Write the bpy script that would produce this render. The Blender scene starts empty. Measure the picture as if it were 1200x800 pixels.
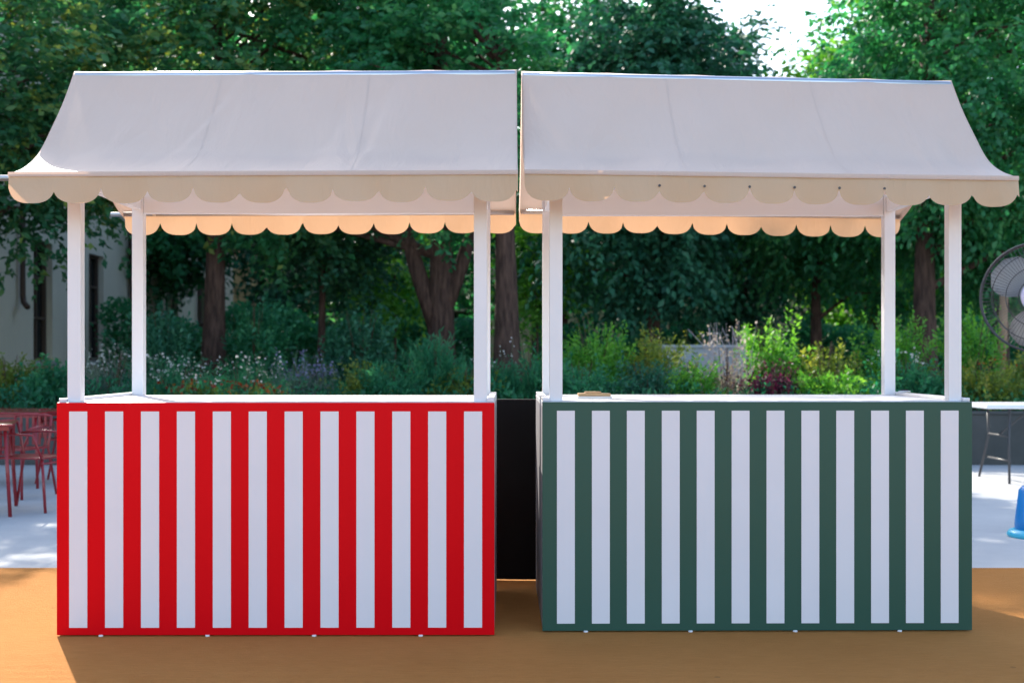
import bpy, bmesh, math, random
import numpy as np
from mathutils import Vector, Matrix

R = math.radians
# ------------------------------------------------------------------ camera
scene = bpy.context.scene
COL = scene.collection
CAM_H = 1.266
cam_d = bpy.data.cameras.new('camera')
cam = bpy.data.objects.new('camera', cam_d)
COL.objects.link(cam)
cam.location = (0, 0, CAM_H)
cam.rotation_euler = (R(90), 0, 0)
cam_d.sensor_width = 36
cam_d.lens = 45
cam_d.shift_y = 20 / 1200
cam_d.clip_end = 3000
cam_d.dof.use_dof = True
cam_d.dof.focus_distance = 5.8
cam_d.dof.aperture_fstop = 3.2
scene.camera = cam

# ------------------------------------------------------------------ light
SUN_EL, SUN_AZ = R(33), R(-24)          # azimuth measured from +Y towards +X
world = bpy.data.worlds.new('World')
scene.world = world
world.use_nodes = True
wn = world.node_tree
sky = wn.nodes.new('ShaderNodeTexSky')
sky.sky_type = 'NISHITA'
sky.sun_disc = False
sky.sun_elevation = SUN_EL
sky.sun_rotation = SUN_AZ
sky.air_density = 1.0
sky.dust_density = 1.5
wn.links.new(sky.outputs[0], wn.nodes['Background'].inputs[0])
wn.nodes['Background'].inputs[1].default_value = 0.15
sun_d = bpy.data.lights.new('sun', 'SUN')
sun_d.energy = 3.0
sun_d.angle = R(0.5)
sun_d.color = (1.0, 0.94, 0.84)
sun = bpy.data.objects.new('sun', sun_d)
COL.objects.link(sun)
to_sun = Vector((math.sin(SUN_AZ) * math.cos(SUN_EL), math.cos(SUN_AZ) * math.cos(SUN_EL), math.sin(SUN_EL)))
sun.rotation_euler = to_sun.to_track_quat('Z', 'Y').to_euler()
sun.location = to_sun * 40
vs = scene.view_settings
vs.view_transform = 'Standard'
vs.look = 'None'
vs.gamma = 1
vs.use_curve_mapping = False
vs.exposure = 1.62

rng = np.random.default_rng(7)
random.seed(5)


def PX(px, Y):
    return (px - 601) * Y / 1500


def PZ(py, Y):
    return CAM_H - (py - 420) * Y / 1500


# ------------------------------------------------------------------ materials
def new_mat(name):
    m = bpy.data.materials.new(name)
    m.use_nodes = True
    return m, m.node_tree, m.node_tree.nodes['Principled BSDF']


def mat_basic(name, col, rough=.5, spec=.5, metal=0, var=.06, vscale=6, bump=0, bscale=120, coat=0):
    """plain surface with a little uneven tone and optional fine relief"""
    m, nt, p = new_mat(name)
    N, L = nt.nodes, nt.links
    p.inputs['Roughness'].default_value = rough
    p.inputs['Specular IOR Level'].default_value = spec
    p.inputs['Metallic'].default_value = metal
    p.inputs['Coat Weight'].default_value = coat
    tc = N.new('ShaderNodeTexCoord')
    no = N.new('ShaderNodeTexNoise')
    no.inputs['Scale'].default_value = vscale
    no.inputs['Detail'].default_value = 6
    L.new(tc.outputs['Object'], no.inputs['Vector'])
    mx = N.new('ShaderNodeMix')
    mx.data_type = 'RGBA'
    mx.inputs[6].default_value = tuple(c * (1 - var) for c in col) + (1,)
    mx.inputs[7].default_value = tuple(min(1, c * (1 + var)) for c in col) + (1,)
    L.new(no.outputs['Fac'], mx.inputs[0])
    L.new(mx.outputs[2], p.inputs['Base Color'])
    if bump:
        n2 = N.new('ShaderNodeTexNoise')
        n2.inputs['Scale'].default_value = bscale
        n2.inputs['Detail'].default_value = 4
        L.new(tc.outputs['Object'], n2.inputs['Vector'])
        b = N.new('ShaderNodeBump')
        b.inputs['Strength'].default_value = bump
        b.inputs['Distance'].default_value = .01
        L.new(n2.outputs['Fac'], b.inputs['Height'])
        L.new(b.outputs[0], p.inputs['Normal'])
    return m


def mat_cloth(name, col, trans, w):
    m, nt, p = new_mat(name)
    N, L = nt.nodes, nt.links
    tc = N.new('ShaderNodeTexCoord')
    no = N.new('ShaderNodeTexNoise')
    no.inputs['Scale'].default_value = 2.2
    no.inputs['Detail'].default_value = 5
    L.new(tc.outputs['Object'], no.inputs['Vector'])
    mx = N.new('ShaderNodeMix')
    mx.data_type = 'RGBA'
    mx.inputs[6].default_value = tuple(c * .95 for c in col) + (1,)
    mx.inputs[7].default_value = tuple(min(1, c * 1.04) for c in col) + (1,)
    L.new(no.outputs['Fac'], mx.inputs[0])
    L.new(mx.outputs[2], p.inputs['Base Color'])
    p.inputs['Roughness'].default_value = .55
    p.inputs['Specular IOR Level'].default_value = .3
    # soft creases: stretched noise as relief
    mp = N.new('ShaderNodeMapping')
    mp.inputs['Scale'].default_value = (5.0, 1.6, 1.6)
    mp.inputs['Rotation'].default_value = (0, R(18), 0)
    L.new(tc.outputs['Object'], mp.inputs['Vector'])
    n2 = N.new('ShaderNodeTexNoise')
    n2.inputs['Scale'].default_value = 1.4
    n2.inputs['Detail'].default_value = 5
    n2.inputs['Distortion'].default_value = .6
    L.new(mp.outputs[0], n2.inputs['Vector'])
    b = N.new('ShaderNodeBump')
    b.inputs['Strength'].default_value = .55
    b.inputs['Distance'].default_value = .03
    L.new(n2.outputs['Fac'], b.inputs['Height'])
    L.new(b.outputs[0], p.inputs['Normal'])
    tr = N.new('ShaderNodeBsdfTranslucent')
    tr.inputs['Color'].default_value = trans + (1,)
    ms = N.new('ShaderNodeMixShader')
    ms.inputs[0].default_value = w
    out = N['Material Output']
    L.new(p.outputs[0], ms.inputs[1])
    L.new(tr.outputs[0], ms.inputs[2])
    L.new(ms.outputs[0], out.inputs['Surface'])
    return m


def mat_leaf(name, c0, c1, c2, w=.42, rough=.5):
    m, nt, p = new_mat(name)
    N, L = nt.nodes, nt.links
    at = N.new('ShaderNodeAttribute')
    at.attribute_name = 'tint'
    cr = N.new('ShaderNodeValToRGB')
    e = cr.color_ramp.elements
    e[0].position = 0
    e[0].color = c0 + (1,)
    e[1].position = 1
    e[1].color = c2 + (1,)
    k = e.new(.5)
    k.color = c1 + (1,)
    L.new(at.outputs['Fac'], cr.inputs[0])
    L.new(cr.outputs[0], p.inputs['Base Color'])
    p.inputs['Roughness'].default_value = rough
    p.inputs['Specular IOR Level'].default_value = .35
    tr = N.new('ShaderNodeBsdfTranslucent')
    hs = N.new('ShaderNodeHueSaturation')
    hs.inputs['Hue'].default_value = .485
    hs.inputs['Saturation'].default_value = 1.1
    hs.inputs['Value'].default_value = 1.8
    L.new(cr.outputs[0], hs.inputs['Color'])
    L.new(hs.outputs[0], tr.inputs['Color'])
    ms = N.new('ShaderNodeMixShader')
    ms.inputs[0].default_value = w
    L.new(p.outputs[0], ms.inputs[1])
    L.new(tr.outputs[0], ms.inputs[2])
    L.new(ms.outputs[0], N['Material Output'].inputs['Surface'])
    return m


def mat_panel(name, col, spec=.26):
    """smooth laminated board, faint handling marks in the gloss"""
    m, nt, p = new_mat(name)
    N, L = nt.nodes, nt.links
    tc = N.new('ShaderNodeTexCoord')
    no = N.new('ShaderNodeTexNoise')
    no.inputs['Scale'].default_value = 3
    no.inputs['Detail'].default_value = 8
    L.new(tc.outputs['Object'], no.inputs['Vector'])
    mr = N.new('ShaderNodeMapRange')
    mr.inputs[3].default_value = .28
    mr.inputs[4].default_value = .42
    L.new(no.outputs['Fac'], mr.inputs[0])
    L.new(mr.outputs[0], p.inputs['Roughness'])
    mx = N.new('ShaderNodeMix')
    mx.data_type = 'RGBA'
    mx.inputs[6].default_value = tuple(c * .95 for c in col) + (1,)
    mx.inputs[7].default_value = tuple(c * 1.04 for c in col) + (1,)
    L.new(no.outputs['Fac'], mx.inputs[0])
    L.new(mx.outputs[2], p.inputs['Base Color'])
    p.inputs['Specular IOR Level'].default_value = spec
    b = N.new('ShaderNodeBump')
    b.inputs['Strength'].default_value = .05
    n2 = N.new('ShaderNodeTexNoise')
    n2.inputs['Scale'].default_value = 1.5
    L.new(tc.outputs['Object'], n2.inputs['Vector'])
    L.new(n2.outputs['Fac'], b.inputs['Height'])
    L.new(b.outputs[0], p.inputs['Normal'])
    return m


def mat_carpet():
    m, nt, p = new_mat('coir_carpet')
    N, L = nt.nodes, nt.links
    tc = N.new('ShaderNodeTexCoord')
    n1 = N.new('ShaderNodeTexNoise')
    n1.inputs['Scale'].default_value = 1.1
    n1.inputs['Detail'].default_value = 8
    n1.inputs['Roughness'].default_value = .65
    L.new(tc.outputs['Object'], n1.inputs['Vector'])
    mp = N.new('ShaderNodeMapping')
    mp.inputs['Scale'].default_value = (10, 90, 1)
    L.new(tc.outputs['Object'], mp.inputs['Vector'])
    n2 = N.new('ShaderNodeTexNoise')
    n2.inputs['Scale'].default_value = 1
    n2.inputs['Detail'].default_value = 3
    L.new(mp.outputs[0], n2.inputs['Vector'])
    wv = N.new('ShaderNodeTexWave')
    wv.bands_direction = 'Y'
    wv.inputs['Scale'].default_value = 16
    wv.inputs['Distortion'].default_value = 1.2
    wv.inputs['Detail'].default_value = 2
    wv.inputs['Detail Scale'].default_value = 3
    L.new(tc.outputs['Object'], wv.inputs['Vector'])
    n3 = N.new('ShaderNodeTexNoise')
    n3.inputs['Scale'].default_value = 260
    n3.inputs['Detail'].default_value = 2
    L.new(tc.outputs['Object'], n3.inputs['Vector'])
    cr = N.new('ShaderNodeValToRGB')
    e = cr.color_ramp.elements
    e[0].position = .3
    e[0].color = (.48, .195, .050, 1)
    e[1].position = .72
    e[1].color = (.61, .27, .078, 1)
    ad = N.new('ShaderNodeMath')
    ad.operation = 'MULTIPLY_ADD'
    ad.inputs[1].default_value = .5
    L.new(n2.outputs['Fac'], ad.inputs[0])
    m3 = N.new('ShaderNodeMath')
    m3.operation = 'MULTIPLY'
    m3.inputs[1].default_value = .5
    L.new(n1.outputs['Fac'], m3.inputs[0])
    L.new(m3.outputs[0], ad.inputs[2])
    L.new(ad.outputs[0], cr.inputs[0])
    # specks of trodden dirt
    v = N.new('ShaderNodeTexVoronoi')
    v.inputs['Scale'].default_value = 3.2
    L.new(tc.outputs['Object'], v.inputs['Vector'])
    ct = N.new('ShaderNodeMath')
    ct.operation = 'LESS_THAN'
    ct.inputs[1].default_value = .05
    L.new(v.outputs['Distance'], ct.inputs[0])
    ml = N.new('ShaderNodeMath')
    ml.operation = 'MULTIPLY'
    ml.inputs[1].default_value = .35
    L.new(ct.outputs[0], ml.inputs[0])
    mx = N.new('ShaderNodeMix')
    mx.data_type = 'RGBA'
    L.new(ml.outputs[0], mx.inputs[0])
    L.new(cr.outputs[0], mx.inputs[6])
    mx.inputs[7].default_value = (.12, .06, .03, 1)
    L.new(mx.outputs[2], p.inputs['Base Color'])
    p.inputs['Roughness'].default_value = .95
    p.inputs['Specular IOR Level'].default_value = .1
    a2 = N.new('ShaderNodeMath')
    a2.operation = 'ADD'
    L.new(wv.outputs['Fac'], a2.inputs[0])
    L.new(n3.outputs['Fac'], a2.inputs[1])
    b = N.new('ShaderNodeBump')
    b.inputs['Strength'].default_value = .8
    b.inputs['Distance'].default_value = .008
    L.new(a2.outputs[0], b.inputs['Height'])
    L.new(b.outputs[0], p.inputs['Normal'])
    return m


def mat_concrete(name, ca, cb, scale=.7):
    m, nt, p = new_mat(name)
    N, L = nt.nodes, nt.links
    tc = N.new('ShaderNodeTexCoord')
    n1 = N.new('ShaderNodeTexNoise')
    n1.inputs['Scale'].default_value = scale
    n1.inputs['Detail'].default_value = 9
    n1.inputs['Roughness'].default_value = .7
    L.new(tc.outputs['Object'], n1.inputs['Vector'])
    cr = N.new('ShaderNodeValToRGB')
    cr.color_ramp.elements[0].position = .3
    cr.color_ramp.elements[0].color = ca + (1,)
    cr.color_ramp.elements[1].position = .7
    cr.color_ramp.elements[1].color = cb + (1,)
    L.new(n1.outputs['Fac'], cr.inputs[0])
    L.new(cr.outputs[0], p.inputs['Base Color'])
    p.inputs['Roughness'].default_value = .85
    p.inputs['Specular IOR Level'].default_value = .25
    n2 = N.new('ShaderNodeTexNoise')
    n2.inputs['Scale'].default_value = 60
    n2.inputs['Detail'].default_value = 5
    L.new(tc.outputs['Object'], n2.inputs['Vector'])
    b = N.new('ShaderNodeBump')
    b.inputs['Strength'].default_value = .25
    b.inputs['Distance'].default_value = .01
    L.new(n2.outputs['Fac'], b.inputs['Height'])
    L.new(b.outputs[0], p.inputs['Normal'])
    return m


def mat_bark():
    m, nt, p = new_mat('bark')
    N, L = nt.nodes, nt.links
    tc = N.new('ShaderNodeTexCoord')
    mp = N.new('ShaderNodeMapping')
    mp.inputs['Scale'].default_value = (9, 9, 1.6)
    L.new(tc.outputs['Object'], mp.inputs['Vector'])
    n1 = N.new('ShaderNodeTexNoise')
    n1.inputs['Scale'].default_value = 2
    n1.inputs['Detail'].default_value = 8
    L.new(mp.outputs[0], n1.inputs['Vector'])
    cr = N.new('ShaderNodeValToRGB')
    cr.color_ramp.elements[0].position = .35
    cr.color_ramp.elements[0].color = (.04, .018, .012, 1)
    cr.color_ramp.elements[1].position = .7
    cr.color_ramp.elements[1].color = (.13, .068, .048, 1)
    L.new(n1.outputs['Fac'], cr.inputs[0])
    L.new(cr.outputs[0], p.inputs['Base Color'])
    p.inputs['Roughness'].default_value = .9
    b = N.new('ShaderNodeBump')
    b.inputs['Strength'].default_value = .9
    b.inputs['Distance'].default_value = .06
    L.new(n1.outputs['Fac'], b.inputs['Height'])
    L.new(b.outputs[0], p.inputs['Normal'])
    return m


M = {}
M['red'] = mat_panel('red_board', (.70, .001, .006), .08)
M['green'] = mat_panel('green_board', (.024, .082, .058), .30)
M['stripe'] = mat_panel('white_vinyl', (.75, .715, .74))
M['white'] = mat_basic('white_paint', (.74, .735, .76), .35, .5, var=.03)
M['side'] = mat_basic('grey_board', (.32, .31, .33), .5)
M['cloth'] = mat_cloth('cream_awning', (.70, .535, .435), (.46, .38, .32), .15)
M['valance'] = mat_cloth('cream_valance_backlit', (.56, .475, .335), (.68, .35, .18), .30)  # same fabric as the awning, with the warm backlight put into its colour
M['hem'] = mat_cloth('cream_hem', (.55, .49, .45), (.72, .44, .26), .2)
M['steel'] = mat_basic('galvanised_steel', (.62, .62, .64), .35, metal=1)
M['darksteel'] = mat_basic('dark_steel', (.05, .05, .055), .45)
M['carpet'] = mat_carpet()
M['paving'] = mat_concrete('pale_concrete', (.40, .40, .40), (.53, .525, .51))
M['ground'] = mat_concrete('park_gravel', (.20, .17, .13), (.30, .26, .20), .4)
M['soil'] = mat_concrete('garden_soil', (.035, .025, .018), (.07, .05, .035), 2)
M['planter'] = mat_concrete('dark_planter', (.060, .062, .058), (.10, .10, .095), 1.2)
M['palewall'] = mat_concrete('pale_wall', (.30, .30, .31), (.42, .42, .42), 1)
M['black'] = mat_basic('black_panel', (.004, .004, .005), .7, .12)
M['render'] = mat_concrete('beige_render', (.58, .52, .42), (.68, .61, .50), .5)
M['cream'] = mat_concrete('cream_render', (.46, .36, .20), (.56, .45, .27), .5)
M['frame'] = mat_basic('window_frame', (.085, .055, .042), .5)
M['glass'] = mat_basic('window_glass', (.012, .016, .018), .08, .5)
M['pipe'] = mat_basic('copper_pipe', (.06, .03, .022), .5)
M['roof'] = mat_basic('roof_tile', (.22, .09, .055), .8, bump=.6, bscale=9)
M['chair'] = mat_basic('red_metal', (.28, .012, .018), .35, .5, coat=.3)
M['tabletop'] = mat_basic('red_table_metal', (.30, .014, .02), .25, .5, coat=.4)
M['plastic'] = mat_basic('white_plastic', (.78, .79, .80), .4)
M['blue'] = mat_basic('blue_plastic', (.01, .22, .58), .35)
M['cyan'] = mat_basic('cyan_plastic', (.05, .46, .66), .35)
M['blade'] = mat_basic('fan_blade', (.42, .41, .40), .4, metal=.3)
M['hub'] = mat_basic('fan_hub', (.70, .62, .74), .35)
M['wood'] = mat_basic('raw_wood', (.46, .28, .13), .6, var=.2, vscale=20)
M['paper'] = mat_basic('paper', (.75, .70, .66), .8)
M['stake'] = mat_basic('stake_wood', (.30, .18, .10), .8, var=.25, vscale=8, bump=.4)
M['bark'] = mat_bark()
M['twig'] = mat_basic('twig', (.10, .06, .035), .9)
M['greenstem'] = mat_basic('green_stem', (.07, .14, .06), .8)
M['greystem'] = mat_basic('grey_stem', (.34, .30, .32), .8)
# leaves: dark / mid / light of the kind itself
M['leaf_lime'] = mat_leaf('lime_leaves', (.030, .135, .070), (.060, .185, .070), (.28, .30, .05))
M['leaf_elm'] = mat_leaf('elm_leaves', (.026, .140, .062), (.048, .220, .086), (.115, .310, .095))
M['leaf_dark'] = mat_leaf('evergreen_leaves', (.018, .098, .060), (.032, .145, .078), (.060, .200, .090), .2)
M['leaf_bright'] = mat_leaf('bright_leaves', (.050, .200, .034), (.105, .320, .045), (.22, .44, .07))
M['leaf_teal'] = mat_leaf('bluegreen_leaves', (.024, .140, .074), (.044, .220, .105), (.10, .300, .12))
M['leaf_olive'] = mat_leaf('olive_leaves', (0.085, 0.147, 0.028), (0.152, 0.214, 0.037), (0.287, 0.273, 0.047))
M['leaf_silver'] = mat_leaf('silver_leaves', (.08, .12, .10), (.13, .17, .14), (.22, .25, .22))
M['leaf_plum'] = mat_leaf('plum_leaves', (.035, .008, .016), (.075, .014, .03), (.13, .03, .05))
M['leaf_straw'] = mat_leaf('straw_heads', (.26, .20, .13), (.42, .34, .25), (.62, .54, .44), .3)
M['petal_white'] = mat_leaf('white_petals', (.50, .46, .42), (.68, .62, .58), (.82, .78, .74), .3)
M['petal_violet'] = mat_leaf('violet_petals', (.12, .11, .22), (.20, .18, .32), (.30, .27, .42), .3)
M['petal_rust'] = mat_leaf('rust_petals', (.20, .03, .015), (.32, .07, .02), (.42, .16, .03), .3)


# ------------------------------------------------------------------ helpers
def obj(name, me, mat, parent=None, smooth=False, kind=None):
    o = bpy.data.objects.new(name, me)
    COL.objects.link(o)
    if mat is not None and len(me.materials) == 0:
        me.materials.append(mat)
    if parent:
        o.parent = parent
    if smooth:
        me.polygons.foreach_set('use_smooth', [True] * len(me.polygons))
    if kind:
        o['kind'] = kind
    return o


def tag(o, label, cat, group=None):
    o['label'] = label
    o['category'] = cat
    if group:
        o['group'] = group
    return o


def thing(name, label, cat, loc=(0, 0, 0), rz=0, group=None):
    o = bpy.data.objects.new(name, None)
    COL.objects.link(o)
    o.location = loc
    o.rotation_euler = (0, 0, rz)
    o.empty_display_size = .1
    return tag(o, label, cat, group)


class MB:
    def __init__(s):
        s.bm = bmesh.new()

    def box(s, x0, x1, y0, y1, z0, z1, bev=0):
        r = bmesh.ops.create_cube(s.bm, size=1)
        v = r['verts']
        bmesh.ops.scale(s.bm, vec=(x1 - x0, y1 - y0, z1 - z0), verts=v)
        bmesh.ops.translate(s.bm, vec=((x0 + x1) / 2, (y0 + y1) / 2, (z0 + z1) / 2), verts=v)
        if bev:
            es = list({e for q in v for e in q.link_edges})
            bmesh.ops.bevel(s.bm, geom=es, offset=bev, segments=2, affect='EDGES', profile=.6)
        return s

    def tube(s, pts, rad, n=8, caps=True):
        pts = [Vector(p) for p in pts]
        if not isinstance(rad, (list, tuple)):
            rad = [rad] * len(pts)
        rings = []
        ref = None
        for i, p in enumerate(pts):
            d = (pts[min(i + 1, len(pts) - 1)] - pts[max(i - 1, 0)]).normalized()
            if ref is None:
                ref = Vector((1, 0, 0)) if abs(d.x) < .8 else Vector((0, 1, 0))
            a = (ref - d * ref.dot(d)).normalized()
            b = d.cross(a)
            ref = a
            rings.append([s.bm.verts.new(p + (a * math.cos(t) + b * math.sin(t)) * rad[i])
                          for t in [2 * math.pi * k / n for k in range(n)]])
        for i in range(len(rings) - 1):
            for k in range(n):
                s.bm.faces.new((rings[i][k], rings[i][(k + 1) % n], rings[i + 1][(k + 1) % n], rings[i + 1][k]))
        if caps:
            s.bm.faces.new(rings[0][::-1])
            s.bm.faces.new(rings[-1])
        return s

    def lathe(s, prof, n=32, mat=None):
        rings = []
        for r, z in prof:
            rings.append([s.bm.verts.new((r * math.cos(2 * math.pi * k / n), r * math.sin(2 * math.pi * k / n), z)) for k in range(n)])
        for i in range(len(rings) - 1):
            for k in range(n):
                s.bm.faces.new((rings[i][k], rings[i][(k + 1) % n], rings[i + 1][(k + 1) % n], rings[i + 1][k]))
        s.bm.faces.new(rings[0][::-1])
        s.bm.faces.new(rings[-1])
        if mat is not None:
            bmesh.ops.transform(s.bm, matrix=mat, verts=[v for r in rings for v in r])
        return s

    def poly(s, pts):
        s.bm.faces.new([s.bm.verts.new(p) for p in pts])
        return s

    def grid(s, P):
        vv = [[s.bm.verts.new(p) for p in row] for row in P]
        for i in range(len(vv) - 1):
            for j in range(len(vv[0]) - 1):
                s.bm.faces.new((vv[i][j], vv[i][j + 1], vv[i + 1][j + 1], vv[i + 1][j]))
        return s

    def build(s, name, mat, parent=None, smooth=False, kind=None):
        me = bpy.data.meshes.new(name)
        bmesh.ops.recalc_face_normals(s.bm, faces=s.bm.faces)
        s.bm.to_mesh(me)
        s.bm.free()
        return obj(name, me, mat, parent, smooth, kind)


def sheet(name, x0, x1, y0, y1, z, mat, thick=0):
    b = MB()
    if thick:
        b.box(x0, x1, y0, y1, z - thick, z, min(.004, thick * .4))
    else:
        b.poly([(x0, y0, z), (x1, y0, z), (x1, y1, z), (x0, y1, z)])
    return b.build(name, mat)


def leaf_mesh(name, pos, direc, size, tint, mat, parent=None, aspect=.5, fold=.18, kind=None, upbias=.5):
    """many small folded leaves: pos (n,3), direc (n,3) tip direction, size (n,), tint (n,)"""
    n = len(pos)
    d = direc / (np.linalg.norm(direc, axis=1, keepdims=True) + 1e-9)
    up = rng.normal(size=(n, 3))
    up[:, 2] += upbias * 2
    side = np.cross(d, up)
    side /= (np.linalg.norm(side, axis=1, keepdims=True) + 1e-9)
    nor = np.cross(side, d)
    s = size[:, None]
    v = np.empty((n, 4, 3))
    v[:, 0] = pos
    mid = pos + d * s * .5
    v[:, 1] = mid + side * s * aspect * .5 + nor * s * fold * .5
    v[:, 2] = pos + d * s - nor * s * .06
    v[:, 3] = mid - side * s * aspect * .5 + nor * s * fold * .5
    tri = np.array([[0, 1, 2], [0, 2, 3]])
    f = (np.arange(n)[:, None, None] * 4 + tri[None]).reshape(-1)
    me = bpy.data.meshes.new(name)
    me.vertices.add(n * 4)
    me.vertices.foreach_set('co', v.reshape(-1).astype(np.float32))
    me.loops.add(n * 6)
    me.loops.foreach_set('vertex_index', f.astype(np.int32))
    me.polygons.add(n * 2)
    me.polygons.foreach_set('loop_start', np.arange(0, n * 6, 3, dtype=np.int32))
    me.polygons.foreach_set('loop_total', np.full(n * 2, 3, dtype=np.int32))
    a = me.attributes.new('tint', 'FLOAT', 'POINT')
    a.data.foreach_set('value', np.repeat(np.clip(tint, 0, 1), 4).astype(np.float32))
    me.update(calc_edges=True)
    me.validate()
    return obj(name, me, mat, parent, kind=kind)


# ------------------------------------------------------------------ setting
g = sheet('ground', -400, 400, -300, 700, -.03, M['ground'])
g['kind'] = 'structure'
p = sheet('paving', -24, 24, -12, 15.25, 0.0, M['paving'], .028)
p['kind'] = 'structure'
c = sheet('carpet', -9, 9, -4.5, 7.72, .006, M['carpet'], .005)
tag(c, 'orange brown coir carpet lying on the concrete under both striped stalls', 'carpet')
bed = MB()
P = []
for j in range(24):
    row = []
    for i in range(60):
        x = -24 + 48 * i / 59
        y = 15.45 + 30 * j / 23
        row.append((x, y, .56 + .06 * math.sin(x * 1.7 + y) + .05 * math.sin(y * 2.3 - x)))
    P.append(row)
bed.grid(P)
b = bed.build('planting_bed', M['soil'], None, True)
b['kind'] = 'structure'

w = thing('planter_wall', 'long low dark grey planter wall holding the flower bed', 'wall', (0, 15.25, 0))
for k in range(12):
    x = -24 + 4 * k
    MB().box(x + .004, x + 3.996, 0, .2, 0, .60, .006).build('wall_panel', M['planter'], w)
MB().box(-24, 24, -.02, .22, .602, .635, .006).build('coping', M['planter'], w)

w = thing('garden_wall', 'short pale grey concrete wall behind the straw coloured plumes', 'wall', (PX(822, 20), 20, .5))
MB().box(-.75, .75, 0, .2, 0, .93, .01).build('wall_body', M['palewall'], w)
MB().box(-.78, .78, -.03, .23, .932, .98, .008).build('coping', M['palewall'], w)


# ---------------- buildings
def facade(parent, us, zs, opens, matw, mapf, depth=.22):
    """wall face with real openings. opens: list of (u0,u1,z0,z1). mapf(u, z, d) -> point, d into the wall"""
    U = sorted(set(us + [o[0] for o in opens] + [o[1] for o in opens]))
    Z = sorted(set(zs + [o[2] for o in opens] + [o[3] for o in opens]))
    b = MB()
    for i in range(len(U) - 1):
        for j in range(len(Z) - 1):
            cu, cz = (U[i] + U[i + 1]) / 2, (Z[j] + Z[j + 1]) / 2
            if any(o[0] < cu < o[1] and o[2] < cz < o[3] for o in opens):
                continue
            b.poly([mapf(U[i], Z[j], 0), mapf(U[i + 1], Z[j], 0), mapf(U[i + 1], Z[j + 1], 0), mapf(U[i], Z[j + 1], 0)])
    for (a, c_, d, e) in opens:
        for q in ((a, d, a, e), (c_, d, c_, e), (a, d, c_, d), (a, e, c_, e)):
            b.poly([mapf(q[0], q[1], 0), mapf(q[2], q[3], 0), mapf(q[2], q[3], depth), mapf(q[0], q[1], depth)])
    bmesh.ops.remove_doubles(b.bm, verts=b.bm.verts, dist=.001)
    me = bpy.data.meshes.new('wall')
    b.bm.to_mesh(me)
    b.bm.free()
    o = obj('wall', me, matw, parent)
    for (a, c_, d, e) in opens:
        f = MB()

        def bar(u0, u1, z0, z1, d0, d1):
            A = mapf(u0, z0, d0)
            B = mapf(u1, z1, d1)
            f.box(min(A[0], B[0]), max(A[0], B[0]), min(A[1], B[1]), max(A[1], B[1]), min(A[2], B[2]), max(A[2], B[2]))
        t = .07
        bar(a, a + t, d, e, depth - .09, depth - .01)
        bar(c_ - t, c_, d, e, depth - .09, depth - .01)
        bar(a + t, c_ - t, d, d + t, depth - .09, depth - .01)
        bar(a + t, c_ - t, e - t, e, depth - .09, depth - .01)
        m_ = (a + c_) / 2
        bar(m_ - .03, m_ + .03, d + t, e - t, depth - .08, depth - .02)
        for q in (.36, .70):
            zz = d + (e - d) * q
            bar(a + t, m_ - .03, zz - .025, zz + .025, depth - .08, depth - .02)
            bar(m_ + .03, c_ - t, zz - .025, zz + .025, depth - .08, depth - .02)
        wdo = f.build('window', M['frame'], parent)
        b2 = MB()
        b2.poly([mapf(a, d, depth), mapf(c_, d, depth), mapf(c_, e, depth), mapf(a, e, depth)])
        b2.build('pane', M['glass'], wdo)
        b3 = MB()
        A = mapf(a - .1, d - .1, -.09)
        B = mapf(c_ + .1, d - .003, depth - .1)
        b3.box(min(A[0], B[0]), max(A[0], B[0]), min(A[1], B[1]), max(A[1], B[1]), A[2], B[2])
        b3.build('sill', M['palewall'], wdo)
    return o


# left building, its long face at x = -10 running away from the stalls
LB = thing('garden_building', 'grey beige rendered building with tall dark windows and downpipes', 'building', (-10, 20, 0))
ops = []
for k in range(7):
    y0 = -.3 + 3.5 * k
    ops.append((y0 + .05, y0 + 1.15, 1.22, 3.75))
    ops.append((y0 + .05, y0 + 1.15, 5.2, 7.0))
facade(LB, [-8, 25.9], [0, 9], ops, M['render'], lambda u, z, d: (-d, u, z))
MB().box(-9, -.25, -8, 25.9, 0, 8.95).build('core', M['render'], LB)
MB().box(-9.4, .5, -8.4, 26.3, 9, 9.25, .02).build('eave', M['frame'], LB)
MB().poly([(-9.4, -8.4, 9.26), (.5, -8.4, 9.26), (-4.4, -4, 11.2)]).poly([(.5, -8.4, 9.26), (.5, 26.3, 9.26), (-4.4, 22, 11.2), (-4.4, -4, 11.2)]) \
    .poly([(.5, 26.3, 9.26), (-9.4, 26.3, 9.26), (-4.4, 22, 11.2)]).poly([(-9.4, 26.3, 9.26), (-9.4, -8.4, 9.26), (-4.4, -4, 11.2), (-4.4, 22, 11.2)]).build('roof', M['roof'], LB)
for y in (-1.1, 5.9, 13.3, 20.5):
    MB().tube([(.1, y, 8.95), (.1, y, 2.55), (.12, y, 2.4), (.28, y - .22, 2.3)], .06, 8).build('downpipe', M['pipe'], LB, True)

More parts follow.
